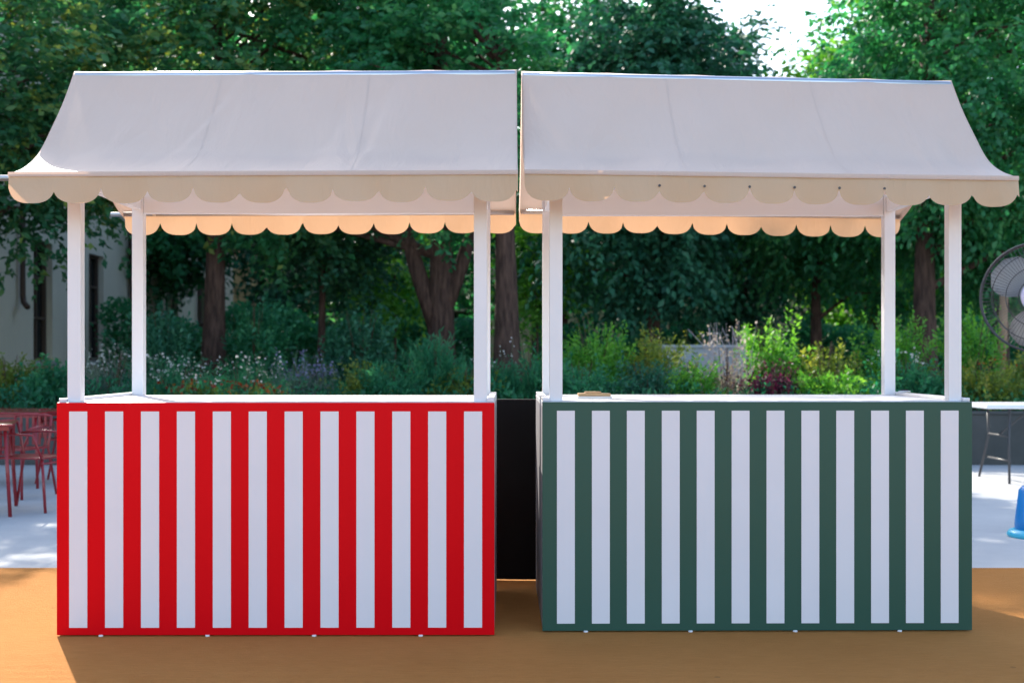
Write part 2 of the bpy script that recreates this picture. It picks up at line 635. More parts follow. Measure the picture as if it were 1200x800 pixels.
# cream building behind the trees
BB = thing('cream_building', 'pale yellow rendered building far behind the tree trunks', 'building', (0, 47, 0))
ops = []
for k in range(14):
    u = -12.5 + 3.3 * k
    ops.append((u, u + 1.2, 1.0, 3.0))
    ops.append((u, u + 1.2, 4.6, 6.4))
facade(BB, [-15, 36], [0, 7.6], ops, M['cream'], lambda u, z, d: (u, d, z))
MB().box(-15, 36, .25, 9, 0, 7.55).build('core', M['cream'], BB)
MB().box(-15.3, 36.3, -.45, 9.4, 7.6, 7.8, .02).build('eave', M['frame'], BB)
MB().poly([(-15.3, -.45, 7.81), (36.3, -.45, 7.81), (33, 4.5, 9.4), (-12, 4.5, 9.4)]).poly([(-15.3, 9.4, 7.81), (36.3, 9.4, 7.81), (33, 4.5, 9.4), (-12, 4.5, 9.4)]) \
    .poly([(36.3, -.45, 7.81), (36.3, 9.4, 7.81), (33, 4.5, 9.4)]).poly([(-15.3, -.45, 7.81), (-15.3, 9.4, 7.81), (-12, 4.5, 9.4)]).build('roof', M['roof'], BB)


# ------------------------------------------------------------------ trees
def tree(name, label, x, y, dia, crown, mat, clumps=130, per=150, lsize=.13, lean=(0, 0), fork=None, droop=.3, base=.5, group='park trees behind the stalls', seed=1, flat=.5, cr=(.45, .9)):
    """crown = (cx, cy, cz, rx, ry, rz) relative to the trunk foot (z absolute)"""
    global rng
    rng = np.random.default_rng(seed)
    root = thing(name, label, 'tree', (x, y, base), 0, group)
    cx, cy, cz, rx, ry, rz = crown
    cz -= base
    # clump centres through the volume, more towards the outside
    u = rng.normal(size=(clumps, 3))
    u /= np.linalg.norm(u, axis=1, keepdims=True)
    rad = rng.uniform(.25, 1, size=(clumps, 1)) ** .55
    bump = 1 + .22 * np.sin(u[:, :1] * 5 + seed) * np.cos(u[:, 2:] * 4 + seed * 2)
    cc = u * rad * bump * np.array([rx, ry, rz]) + np.array([cx, cy, cz])
    r0 = rng.uniform(cr[0], cr[1], clumps)
    # trunk and limbs
    tb = MB()
    h = cz + rz * .35
    n = 9
    pts, rs = [], []
    for i in range(n):
        t = i / (n - 1)
        pts.append((lean[0] * t + .05 * math.sin(3 * t + seed), lean[1] * t + .05 * math.cos(4 * t + seed), h * t - .15))
        rs.append(dia / 2 * ((1.35 if i == 0 else 1.08 if i == 1 else 1) * (1 - .72 * t)))
    tb.tube(pts, rs, 12)
    if fork:
        for (dx, dz0, dz1, rr) in fork:
            tb.tube([(lean[0] * .3, 0, dz0), (dx * .5, 0, (dz0 + dz1) / 2 - .1), (dx, .1, dz1)], [rr, rr * .85, rr * .5], 9)
    idx = rng.choice(clumps, min(clumps, 34), replace=False)
    for i in idx:
        c_ = Vector(cc[i])
        zt = max(h * .28, min(h * .92, c_.z - .5 * math.hypot(c_.x, c_.y) * .8))
        t = zt / h
        s_ = Vector((lean[0] * t, lean[1] * t, zt))
        mid = s_.lerp(c_, .5) + Vector((rng.normal() * .15, rng.normal() * .15, .25))
        rr = dia / 2 * (1 - .7 * t) * .42
        tb.tube([s_, mid, c_], [rr, rr * .6, rr * .2], 6, False)
    tb.build('trunk', M['bark'], root, True)
    # leafy twigs: every clump is a handful of drooping sprays with leaves on both sides
    tw = max(6, per // 13)
    nl = per // tw
    NT = clumps * tw
    tc = np.repeat(np.arange(clumps), tw)
    out = cc[tc] - np.array([cx, cy, cz])
    out /= np.linalg.norm(out, axis=1, keepdims=True) + 1e-6
    td = rng.normal(size=(NT, 3)) * np.array([1, 1, .45]) + out * .7
    td /= np.linalg.norm(td, axis=1, keepdims=True)
    tl = r0[tc] * rng.uniform(.7, 1.35, NT)
    ts = cc[tc] + rng.normal(size=(NT, 3)) * (r0[tc] * .28)[:, None] * np.array([1, 1, flat])
    N = NT * nl
    ti = np.repeat(np.arange(NT), nl)
    q = np.tile((np.arange(nl) + .5) / nl, NT) + rng.normal(size=N) * .05
    pos = ts[ti] + td[ti] * (q * tl[ti])[:, None]
    pos[:, 2] -= droop * .75 * q ** 2 * tl[ti]
    sd = np.cross(td, np.array([0, 0, 1.0]))
    sd /= np.linalg.norm(sd, axis=1, keepdims=True) + 1e-6
    sgn = np.where(np.arange(N) % 2 == 0, 1.0, -1.0)
    d = td[ti] * .6 + sd[ti] * sgn[:, None] * .8 + rng.normal(size=(N, 3)) * .28
    d[:, 2] -= droop * (.3 + .8 * q)
    ci = tc[ti]
    size = rng.uniform(.65, 1.3, N) * lsize * 1.12
    ctint = rng.uniform(-.25, .25, clumps)
    tint = .42 + ctint[ci] + rng.normal(size=NT)[ti] * .12 + rng.normal(size=N) * .12
    leaf_mesh('crown', pos, d, size, tint, mat, root, .55)
    return root


TG = 'park trees behind the stalls'
tree('lime_tree', 'broad lime tree with yellowing leaves and a stout straight brown trunk', PX(254, 22), 22, .46, (.1, 0, 6.2, 3.4, 2.6, 3.1), M['leaf_lime'], 230, 150, .13, seed=11, droop=.35)
tree('small_tree', 'small dark umbrella shaped tree beside the stout lime trunk', PX(376, 24), 24, .20, (.1, 0, 3.7, 1.25, 1.2, 1.0), M['leaf_dark'], 60, 140, .12, seed=12)
tree('forked_tree', 'dark trunked tree that forks into two limbs behind the red stall', PX(515, 22), 22, .50, (-2.1, 0, 7.9, 2.3, 2.4, 4.6), M['leaf_elm'], 210, 125, .13, seed=13,
     fork=[(-.75, 1.2, 3.6, .17), (.8, 1.3, 3.7, .15)])
tree('thick_tree', 'tree with one thick straight dark trunk beside the forked tree', PX(592, 20.5), 20.5, .48, (-1.0, 0, 5.6, 1.45, 1.9, 2.3), M['leaf_elm'], 100, 130, .12, seed=14)
tree('drooping_evergreen', 'dark drooping evergreen with foliage hanging almost to the shrubs', PX(765, 25), 25, .40, (-.2, 0, 5.4, 1.9, 2.0, 3.5), M['leaf_dark'], 240, 150, .14, droop=.8, seed=15)
tree('slender_tree', 'slender dark trunk tree with low spreading drooping sprays', PX(960, 26), 26, .30, (.3, 0, 4.5, 2.2, 2.0, 1.9), M['leaf_elm'], 120, 150, .13, droop=.8, seed=16)
tree('elm_tree', 'large bright green elm with hanging sprays and rough brown trunk', PX(1088, 21.5), 21.5, .46, (.9, 0, 6.2, 2.7, 2.4, 3.4), M['leaf_elm'], 230, 160, .12, droop=.9, seed=17)
tree('facade_tree', 'tree spreading its branches in front of the grey beige building', -8.0, 19, .40, (0, .2, 5.1, 2.4, 2.2, 2.2), M['leaf_lime'], 190, 150, .12, droop=.3, seed=18)
tree('corner_tree', 'green tree standing behind the metal fan', PX(1172, 24), 24, .36, (.3, 0, 6.0, 2.8, 2.3, 4.0), M['leaf_elm'], 200, 150, .13, droop=.7, seed=19)
tree('dark_conifer', 'very dark low evergreen next to the pale yellow building', PX(868, 29), 29, .34, (0, 0, 4.5, 1.5, 1.6, 2.5), M['leaf_dark'], 130, 150, .14, droop=.6, seed=20)
for i, (px, Y, cz, rx, rz, mt, lb) in enumerate([
        (165, 35, 8.0, 2.6, 5.4, 'leaf_elm', 'tall tree rising close to the end of the beige building'),
        (330, 36, 7.4, 3.8, 5.4, 'leaf_dark', 'tall dark tree far back behind the yellowing lime'),
        (470, 37, 7.2, 3.2, 5.2, 'leaf_elm', 'tall green tree far back behind the forked tree'),
        (660, 36, 7.4, 3.4, 5.4, 'leaf_elm', 'tall green tree far back behind the thick straight trunk'),
        (790, 38, 7.4, 2.4, 5.0, 'leaf_dark', 'tall dark tree far back behind the drooping evergreen'),
        (1020, 36, 6.6, 2.6, 4.6, 'leaf_bright', 'tall light green tree far back behind the slender trunk'),
        (1165, 37, 7.2, 3.4, 5.2, 'leaf_elm', 'tall green tree far back behind the metal fan')]):
    tree('far_tree', lb, PX(px, Y), Y, .4, (0, 0, cz, rx, 2.6, rz), M[mt], 270, 130, .19, seed=40 + i, cr=(.6, 1.1), group='tall trees in front of the cream building')
tree('sapling', 'light green sapling catching the sun beside the forked tree', PX(462, 26), 26, .07, (0, 0, 3.0, .62, .6, .8), M['leaf_bright'], 34, 90, .12, seed=31, group='saplings')
tree('sapling', 'narrow light green sapling beside the thick straight trunk', PX(628, 25), 25, .07, (0, 0, 3.0, .45, .5, .9), M['leaf_bright'], 28, 90, .12, seed=32, group='saplings')


# ------------------------------------------------------------------ plants in the bed
def plant(name, label, px, Y, wpx, topy, mat, n=2600, lsize=.055, aspect=.5, clumps=16, up=.2, flowers=None, group='plants in the raised bed', seed=1, base=.58, depth=None, cat='shrub', stems=7):
    global rng
    rng = np.random.default_rng(seed * 13 + int(px))
    x = PX(px, Y)
    wid = wpx * Y / 1500
    H = (PZ(topy, Y) - base) * 1.14
    dep = depth or min(wid, 1.1)
    root = thing(name, label, cat, (x, Y, base), 0, group)
    sb = MB()
    for k in range(stems):
        a = rng.uniform(0, 6.28)
        q = rng.uniform(.15, .8)
        sb.tube([(rng.normal() * .03, rng.normal() * .03, -.05), (math.cos(a) * wid * .2 * q, math.sin(a) * dep * .2 * q, H * .45), (math.cos(a) * wid * .42 * q, math.sin(a) * dep * .42 * q, H * rng.uniform(.7, .9))],
                [.012, .008, .003], 5, False)
    sb.build('stem', M['twig'], root, True)
    # leafy shoots: each starts inside the bush and grows outwards and up, leaves on both sides
    nl = 15
    NT = max(20, n // nl)
    clumps = max(5, clumps // 2)
    cu = rng.uniform(0, 6.283, clumps)
    cr_ = rng.uniform(0, 1, clumps) ** .6
    ch = rng.uniform(.72, 1.04, clumps)
    tc = rng.integers(0, clumps, NT)
    ctr = np.stack([np.cos(cu) * cr_ * wid * .33, np.sin(cu) * cr_ * dep * .33, H * ch * (1 - .35 * cr_ ** 2)], 1)
    sp = min(.30, .26 * wid + .06)
    end = ctr[tc] + rng.normal(size=(NT, 3)) * np.array([sp * .75, sp * .75, H * .06])
    end[:, 2] -= np.abs(rng.normal(size=NT)) * H * .30
    end[:, 2] = np.clip(end[:, 2], .08, H * 1.03)
    ts = end * np.array([.62, .62, .55]) + rng.normal(size=(NT, 3)) * .05
    ts = np.where(np.linalg.norm(end - ts, axis=1, keepdims=True) > .32, end - (end - ts) / np.linalg.norm(end - ts, axis=1, keepdims=True) * .32, ts)
    ts[:, 2] = np.clip(ts[:, 2], .0, None)
    td = end - ts
    N = NT * nl
    ti = np.repeat(np.arange(NT), nl)
    q = np.tile((np.arange(nl) + .5) / nl, NT)
    pos = ts[ti] + td[ti] * q[:, None] + rng.normal(size=(N, 3)) * .012
    tn = td / (np.linalg.norm(td, axis=1, keepdims=True) + 1e-6)
    sd = np.cross(tn, rng.normal(size=(NT, 3)))
    sd /= np.linalg.norm(sd, axis=1, keepdims=True) + 1e-6
    sgn = np.where(np.arange(N) % 2 == 0, 1.0, -1.0)
    d = tn[ti] * (.5 + up) + sd[ti] * sgn[:, None] * .8 + rng.normal(size=(N, 3)) * .25
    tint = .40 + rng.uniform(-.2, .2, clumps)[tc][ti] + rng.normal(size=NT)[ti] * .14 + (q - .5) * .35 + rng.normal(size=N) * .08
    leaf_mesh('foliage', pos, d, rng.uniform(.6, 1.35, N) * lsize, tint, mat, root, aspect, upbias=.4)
    if flowers:
        fm, fn, fs, hi = flowers
        fp, fd = [], []
        st = MB()
        for _ in range(max(3, fn // 5)):
            bx, by = rng.uniform(-.46, .46) * wid, rng.normal() * dep * .25
            tx, ty, tz = bx + rng.normal() * .10, by + rng.normal() * .08, H * rng.uniform(hi[0], hi[1])
            z0 = H * .5
            st.tube([(bx, by, z0), ((bx + tx) / 2, (by + ty) / 2, (z0 + tz) / 2), (tx, ty, tz)], [.003, .002, .0015], 3, False)
            for _k in range(5 if fm == 'petal_violet' else 3):
                t = rng.uniform(.35 if fm == 'petal_violet' else .7, 1)
                fp.append((bx + (tx - bx) * t + rng.normal() * .02, by + (ty - by) * t + rng.normal() * .02, z0 + (tz - z0) * t))
                fd.append(rng.normal(size=3) + np.array([0, -.3, .3]))
        st.build('flower_stem', M['greystem' if fm == 'leaf_straw' else 'greenstem'], root, kind='stuff')
        fp, fd = np.array(fp), np.array(fd)
        leaf_mesh('flowers', fp, fd, rng.uniform(.6, 1.3, len(fp)) * fs, rng.uniform(0, 1, len(fp)), M[fm], root, .8, kind='stuff')
    return root


PL = [
    # name, label, px, Y, wpx, topy, mat, kw
    ('leafy_shrub', 'yellowish green shrub in the bed below the tall dark window', 8, 16.6, 80, 414, 'leaf_olive', dict(n=2600)),
    ('bluegreen_shrub', 'blue green broad leaved shrub beside the yellowish green one', 62, 16.4, 56, 426, 'leaf_teal', dict(n=2200, lsize=.07)),
    ('gaura_plant', 'airy silver grey plant dusted with tiny white flowers', 132, 16.5, 70, 412, 'leaf_silver', dict(n=1300, lsize=.04, aspect=.25, flowers=('petal_white', 230, .032, (.55, 1.0)))),
    ('tall_shrub', 'tall dark shrub between the beige building and the lime trunk', 196, 19.5, 85, 345, 'leaf_dark', dict(n=4200, lsize=.08)),
    ('white_gaura', 'green mound with many white flowers on thin stalks', 205, 16.4, 90, 424, 'leaf_teal', dict(n=3000, lsize=.045, aspect=.3, flowers=('petal_white', 260, .034, (.55, 1.1)))),
    ('pink_gaura', 'loose green mound with pale flowers near the lime trunk', 285, 16.3, 90, 426, 'leaf_teal', dict(n=3000, lsize=.045, aspect=.3, flowers=('petal_white', 220, .032, (.55, 1.15)))),
    ('rust_flower', 'low plant with rust red flowers under the white gaura', 232, 15.9, 60, 450, 'leaf_olive', dict(n=1100, lsize=.045, flowers=('petal_rust', 120, .05, (.7, 1.1)))),
    ('rust_flower', 'low rust red flowering plant next to the violet sage', 300, 15.85, 60, 452, 'leaf_olive', dict(n=1100, lsize=.045, flowers=('petal_rust', 140, .05, (.7, 1.1)))),
    ('violet_sage', 'violet grey sage with upright flower spikes', 362, 16.2, 70, 428, 'leaf_silver', dict(n=1800, lsize=.045, aspect=.25, flowers=('petal_violet', 330, .032, (.75, 1.2)))),
    ('round_shrub', 'dark rounded shrub under the small umbrella tree', 300, 20.5, 105, 352, 'leaf_teal', dict(n=4200, lsize=.08)),
    ('round_shrub', 'dark rounded shrub between small tree and forked tree', 425, 20.5, 100, 360, 'leaf_dark', dict(n=4200, lsize=.08)),
    ('moss_shrub', 'small yellow green mound beside the violet sage', 425, 16.1, 46, 424, 'leaf_olive', dict(n=1500, lsize=.05)),
    ('juniper', 'spreading blue green juniper behind the red stall counter', 452, 16.0, 80, 432, 'leaf_teal', dict(n=3600, lsize=.075, aspect=.16, up=.6)),
    ('juniper', 'taller blue green juniper with upright tips', 512, 16.3, 80, 404, 'leaf_teal', dict(n=3600, lsize=.085, aspect=.16, up=.7)),
    ('bronze_plant', 'green plant with bronze flecks next to the upright juniper', 545, 16.1, 60, 428, 'leaf_olive', dict(n=1800, lsize=.05)),
    ('fern_plant', 'feathery green fern with a few white flowers beside the bronze flecked plant', 585, 16.3, 80, 424, 'leaf_teal', dict(n=3200, lsize=.075, aspect=.2, up=.5, flowers=('petal_white', 60, .03, (.9, 1.3)))),
    ('fern_plant', 'taller feathery fern without flowers next to the white flowered fern', 628, 16.2, 60, 404, 'leaf_teal', dict(n=2600, lsize=.075, aspect=.2, up=.6)),
    ('bright_shrub', 'tall bright green leafy shrub with yellow tips behind the green stall', 697, 16.9, 80, 371, 'leaf_bright', dict(n=4600, lsize=.06, clumps=26)),
    ('yellowgreen_shrub', 'light yellow green shrub with small stiff leaves', 768, 17.0, 72, 385, 'leaf_olive', dict(n=4200, lsize=.05, clumps=22)),
    ('dark_mound', 'dark green clipped mound under the yellow green shrub', 760, 16.0, 80, 424, 'leaf_dark', dict(n=3200, lsize=.05)),
    ('dark_mound', 'dark green mound at the foot of the tall bright shrub', 680, 16.0, 76, 424, 'leaf_teal', dict(n=3200, lsize=.05)),
    ('bright_mound', 'fresh green mound beside the straw coloured plumes', 812, 16.0, 60, 420, 'leaf_bright', dict(n=2600, lsize=.055)),
    ('plume_grass', 'straw coloured plume grass with pale seed heads', 852, 16.2, 62, 408, 'leaf_straw', dict(n=1500, lsize=.05, aspect=.4, cat='grass', flowers=('leaf_straw', 260, .04, (.8, 1.3)))),
    ('light_shrub', 'light green upright shrub behind the plum foliage', 898, 16.9, 74, 376, 'leaf_bright', dict(n=3200, lsize=.065, clumps=22)),
    ('barberry', 'plum red barberry with small dark leaves', 905, 15.9, 66, 428, 'leaf_plum', dict(n=2800, lsize=.045)),
    ('loose_shrub', 'loose grey green shrub with yellow flecks next to the barberry', 968, 16.6, 80, 398, 'leaf_olive', dict(n=2600, lsize=.055, clumps=22)),
    ('green_mound', 'broad green mound in front of the slender trunk', 975, 16.0, 90, 430, 'leaf_bright', dict(n=3000, lsize=.06)),
    ('bright_bush', 'bright green bush with feathery tips by the elm trunk', 1045, 16.9, 74, 371, 'leaf_bright', dict(n=3600, lsize=.06, clumps=24)),
    ('flower_bush', 'green bush with pale pink flowers below the elm', 1062, 16.1, 64, 418, 'leaf_teal', dict(n=2600, lsize=.055, flowers=('petal_white', 60, .04, (.8, 1.05)))),
    ('bluegreen_mound', 'blue green soft mound beside the pink flowered bush', 1100, 16.0, 60, 430, 'leaf_teal', dict(n=2600, lsize=.06, aspect=.25)),
    ('round_bush', 'bright green rounded bush next to the wooden stake', 1142, 16.8, 62, 364, 'leaf_bright', dict(n=3600, lsize=.055, clumps=24)),
    ('heath_plant', 'olive heath plant with rust flowers behind the folding table', 1150, 16.0, 90, 424, 'leaf_olive', dict(n=3000, lsize=.05, flowers=('petal_rust', 60, .035, (.8, 1.05)))),
    ('heath_plant', 'olive heath plant under the metal fan', 1215, 16.1, 90, 410, 'leaf_olive', dict(n=3000, lsize=.05)),
]
for i, (nm, lb, px, Y, wpx, ty, mt, kw) in enumerate(PL):
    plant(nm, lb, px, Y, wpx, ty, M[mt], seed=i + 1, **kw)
# bare grey stalks rising from the plume grass
rng = np.random.default_rng(3)
sb = MB()
for k in range(7):
    x = PX(836 + 5 * k, 16.3)
    sb.tube([(x, 16.3, .6), (x + rng.normal() * .05, 16.3, 1.2), (x + rng.normal() * .10 - .06, 16.3, PZ(382 + 8 * abs(rng.normal()), 16.3))], [.012, .009, .004], 5)
tag(sb.build('dry_stalks', M['greystem']), 'bare pale grey stalks standing up from the plume grass', 'plant')
# low ground cover filling the bed
rng = np.random.default_rng(9)
n = 52000
pos = np.stack([rng.uniform(-12, 12, n), rng.uniform(15.5, 20, n), np.zeros(n)], 1)
hgt = .16 + .13 * np.sin(pos[:, 0] * 2.1) * np.cos(pos[:, 1] * 2.7) + .08 * np.sin(pos[:, 0] * 5.3 + pos[:, 1])
pos[:, 2] = .58 + rng.uniform(0, 1, n) * np.clip(hgt + .14, .08, None)
d = rng.normal(size=(n, 3)) * .6
d[:, 2] += .6
o = leaf_mesh('ground_cover', pos, d, rng.uniform(.05, .11, n), .4 + .3 * np.sin(pos[:, 0] * 1.3) + rng.normal(size=n) * .15, M['leaf_teal'], None, .4, kind='stuff')
tag(o, 'low mixed green ground cover filling the raised bed', 'ground cover')
# clipped hedge deeper in the garden
rng = np.random.default_rng(10)
for (x0, x1, Y, zt, lb) in ((-9.4, -.6, 29.5, 2.25, 'dark hedge running between the building and the forked tree'), (.6, 13, 30.5, 1.9, 'dark hedge in front of the pale yellow building')):
    n = int((x1 - x0) * 2600)
    pos = np.stack([rng.uniform(x0, x1, n), Y + rng.normal(size=n) * .28, np.zeros(n)], 1)
    pos[:, 2] = .5 + rng.uniform(0, 1, n) ** .7 * (zt - .5 + .25 * np.sin(pos[:, 0] * 1.9) + .15 * np.sin(pos[:, 0] * 4.7))
    root = thing('hedge', lb, 'hedge', ((x0 + x1) / 2, Y, .5))
    leaf_mesh('foliage', pos - np.array([(x0 + x1) / 2, Y, .5]), rng.normal(size=(n, 3)) + np.array([0, -.4, .3]), rng.uniform(.08, .15, n), .45 + rng.normal(size=n) * .2, M['leaf_teal'], root, .55)
    st = MB()
    for k in range(int((x1 - x0) / .6)):
        xx = x0 + .3 + .6 * k - (x0 + x1) / 2
        st.tube([(xx, 0, -.05), (xx + .05, .03, .7), (xx - .04, 0, 1.2)], [.03, .02, .01], 5, False)
    st.build('stem', M['twig'], root)

s = MB()
s.tube([(0, 0, -.1), (.02, 0, 1.0), (.0, 0, 1.75)], [.062, .058, .055], 9)
o = s.build('wooden_stake', M['stake'], None, True)
o.location = (PX(1170, 17.4), 17.4, .5)
o.rotation_euler = (0, R(3), 0)
tag(o, 'brown wooden stake standing in the bed behind the fan', 'stake')


# ------------------------------------------------------------------ the stalls
W, HC, YF, DP, INS = 1.987, 1.054, .07, 1.0, .0645
YM = YF + DP / 2
PS = [(0, 0), (.18, .285), (.35, .51), (.6, .79), (.8, .915), (1, 1)]


def drop(s_):
    xs, ys = zip(*PS)
    # smooth monotone interpolation
    h = np.diff(xs)
    dl = np.diff(ys) / h
    m_ = [dl[0]] + [2 * a * b / (a + b) for a, b in zip(dl[:-1], dl[1:])] + [dl[-1]]
    i = min(len(h) - 1, int(np.searchsorted(xs, s_, side='right') - 1))
    t = (s_ - xs[i]) / h[i]
    return ((1 + 2 * t) * (1 - t) ** 2 * ys[i] + t * (1 - t) ** 2 * h[i] * m_[i] + t * t * (3 - 2 * t) * ys[i + 1] + t * t * (t - 1) * h[i] * m_[i + 1])


def stall(label, loc, rz, mat, stripes, ol, orr, ridge, eave, seed, eyelets):
    """ol / orr: cloth overhang left and right; ridge, eave: (left z, right z)"""
    rnd = np.random.default_rng(seed)
    S = thing('striped_stall', label, 'stall', loc, rz, 'striped market stalls')
    # --- counter body
    fp = MB().box(0, W, 0, .018, .006, HC + .006, .002).build('front_panel', mat, S)
    x0, wd, pit = stripes
    for k in range(12):
        MB().box(x0 + pit * k, x0 + pit * k + wd, -.0015, .004, .040, 1.020).build('stripe', M['stripe'], fp)
    for x in (.001, W - .019):
        MB().box(x, x + .018, .020, DP + .13, .012, HC - .012, .002).build('side_panel', M['side'], S)
    MB().box(.02, W - .02, .020, DP + .13, .36, .378, .002).build('shelf', M['white'], S)
    ct = MB().box(.001, W - .001, .0195, DP + .14, HC - .010, HC + .008, .003).build('counter_top', M['white'], S)
    for x in (.002, W - .034):
        MB().box(x, x + .032, .022, DP + .135, HC + .009, HC + .024, .003).build('side_rim', M['white'], ct)
    for x in (.2, .684, 1.168, 1.652):
        for y in (.03, DP + .1):
            m_ = MB().lathe([(.010, 0), (.011, .003), (.009, .008)], 12)
            f = m_.build('foot', M['white'], S)
            f.location = (x, y - .028, 0)
    # --- frame
    for x in (INS, W - INS):
        for y in (YF, YF + DP):
            MB().box(x - .03, x + .03, y - .03, y + .03, HC + .0082, 2.150, .003).build('post', M['white'], S)
    for y, zb, zt in ((YF, 2.050, 2.145), (YF + DP, 2.036, 2.172)):
        MB().box(INS + .031, W - INS - .031, y - .02, y + .02, zb, zt, .003).build('beam', M['white'], S)
    for x in (INS, W - INS):
        MB().box(x - .02, x + .02, YF + .031, YF + DP - .031, 2.056, 2.140, .003).build('beam', M['white'], S)
        MB().tube([(x, YM, 2.141), (x, YM, (ridge[0] + ridge[1]) / 2 - .05)], .016, 8).build('king_post', M['white'], S, True)
        for sgn, ye in ((-1, -.2634), (1, 2 * YM + .2634)):
            y1 = YF if sgn < 0 else YF + DP
            za = 2.10
            ze = (eave[0] + eave[1]) / 2 + (0 if sgn < 0 else .025)
            MB().tube([(x, y1 + .03 * sgn, za), (x, ye - .022 * sgn, ze - .022)], .012, 8).build('eave_arm', M['steel'], S, True)
    L_, R_ = -ol, W + orr
    zr = lambda x: ridge[0] + (ridge[1] - ridge[0]) * (x - L_) / (R_ - L_)
    ze = lambda x: eave[0] + (eave[1] - eave[0]) * (x - L_) / (R_ - L_)
    MB().tube([(L_ + .01, YM, zr(L_) - .024), (R_ - .01, YM, zr(R_) - .024)], .02, 10).build('ridge_pole', M['steel'], S, True)
    pl = .07 if ol > .1 else -.01
    for ye, dz in ((-.2634, 0), (2 * YM + .2634, .025)):
        yi = ye + (.018 if ye < 0 else -.018)
        MB().tube([(L_ - pl, yi, ze(L_) + dz - .016), (R_ - .01, yi, ze(R_) + dz - .016)], .013, 10).build('eave_rod', M['steel'], S, True)
    # --- cloth: both slopes in one sheet
    nx, ny = 200, 36
    run = YM + .2634
    ph = rnd.uniform(0, 6.28, 8)

    crs = [(rnd.uniform(.02, .98), rnd.uniform(-.35, .35), rnd.uniform(.007, .014), rnd.uniform(.010, .024), rnd.uniform(0, .6), rnd.choice([-1, 1])) for _ in range(16)]

    def cloth_pt(x, v):
        s_ = abs(v)
        fx = (x - L_) / (R_ - L_)
        z1 = ze(x) + (0 if v < 0 else .025)
        z = zr(x) - (zr(x) - z1) * drop(s_)
        y = YM + run * v
        # slack cloth: ripples fade at ridge and eave
        env = math.sin(math.pi * min(1, s_)) ** .8
        rip = 1.6 * (.006 * math.sin(9 * fx * 2 + 3 * s_ + ph[0]) + .004 * math.sin(23 * fx + 5 * s_ + ph[1]) + .0025 * math.sin(41 * fx - 6 * s_ + ph[2]))
        for (f0, sl, am, wd_, s0, sd_) in crs:
            if sd_ * v > 0:
                u_ = (fx - f0 - sl * (s_ - .5) * .5) / wd_
                rip += am * math.exp(-u_ * u_) * u_ * math.exp(-((s_ - s0) / .45) ** 2)
        edge = math.exp(-((fx - .06) / .05) ** 2) + math.exp(-((fx - .94) / .05) ** 2)
        z += env * (rip - .008 * edge)
        z -= .005 * math.sin(math.pi * ((fx * 5) % 1)) * (1 - env) * (s_ < .2)
        return (x, y, z)
    rows = []
    for j in range(-ny, ny + 1):
        v = j / ny
        row = [cloth_pt(L_ + (R_ - L_) * i / nx, v) for i in range(nx + 1)]
        # side edges turned down into a short hem
        a, b_ = row[0], row[-1]
        row = [(a[0] + .004, a[1], a[2] - .045)] + row + [(b_[0] - .004, b_[1], b_[2] - .045)]
        rows.append(row)
    cl = MB().grid(rows).build('awning_cloth', M['cloth'], S, True)
    for fx_ in (.335, .668):
        sr = []
        for j in range(-ny * 2, ny * 2 + 1):
            row = []
            for dx_ in (-.005, 0, .005):
                p_ = cloth_pt(L_ + (R_ - L_) * fx_ + dx_, j / (ny * 2))
                row.append((p_[0], p_[1], p_[2] + (.0016 if dx_ == 0 else .0008)))
            sr.append(row)
        MB().grid(sr).build('seam', M['cloth'], cl, True)
    # --- scalloped valances
    ns = 11
    for v, sg in ((-1, -1), (1, 1)):
        dz = 0 if v < 0 else .025
        P = []
        nc = ns * 22
        per = 22
        sv = rnd.normal(size=(ns + 1, 3))
        for r_ in range(6):
            row = []
            for i in range(nc + 1):
                x = L_ + (R_ - L_) * i / nc
                t = (i % per) / per * 2 - 1
                kk = min(ns - 1, i // per)
                dp = .066 + (.066 + .0022 * sv[kk, 0]) * max(0, 1 - abs(t + .03 * sv[kk, 1]) ** 2.7) ** .55
                q = r_ / 5
                yy = YM + run * v + sg * (.004 + .006 * q) + .007 * q * math.sin(x * 11 + ph[3]) + .004 * q * math.sin(x * 31 + ph[4]) + q * q * .006 * sv[kk, 2] * (1 - t * t)
                row.append((x, yy, ze(x) + dz + .002 - dp * q))
            P.append(row)
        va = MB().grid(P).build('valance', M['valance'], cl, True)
        # stitched hem along the eave, a little proud of the cloth
        H_ = []
        for r_ in range(3):
            H_.append([(L_ + (R_ - L_) * i / 60, YM + run * v + sg * (.012 + .002 * (r_ == 1)), ze(L_ + (R_ - L_) * i / 60) + dz + .006 - .010 * r_) for i in range(61)])
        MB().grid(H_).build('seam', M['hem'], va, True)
        if eyelets and v < 0:
            for k in range(3, 9):
                x = L_ + (R_ - L_) * k / ns
                e_ = MB().lathe([(.006, 0), (.006, .003)], 10, Matrix.Translation((x, YM - run - .013, ze(x) - .058)) @ Matrix.Rotation(R(90), 4, 'X'))
                e_.build('eyelet', M['darksteel'], va)
    return S


stall('red and white striped stall counter under a cream scalloped awning', (-2.0668, 5.81, .006), .0022, M['red'], (.057, .082, .1629), .1135, .105, (2.690, 2.700), (2.060, 2.070), 3, False)
stall('dark green and white striped stall counter under a cream scalloped awning', (.1401, 5.9, .006), .0085, M['green'], (.067, .0825, .1613), .088, .105, (2.712, 2.668), (2.085, 2.058), 4, True)

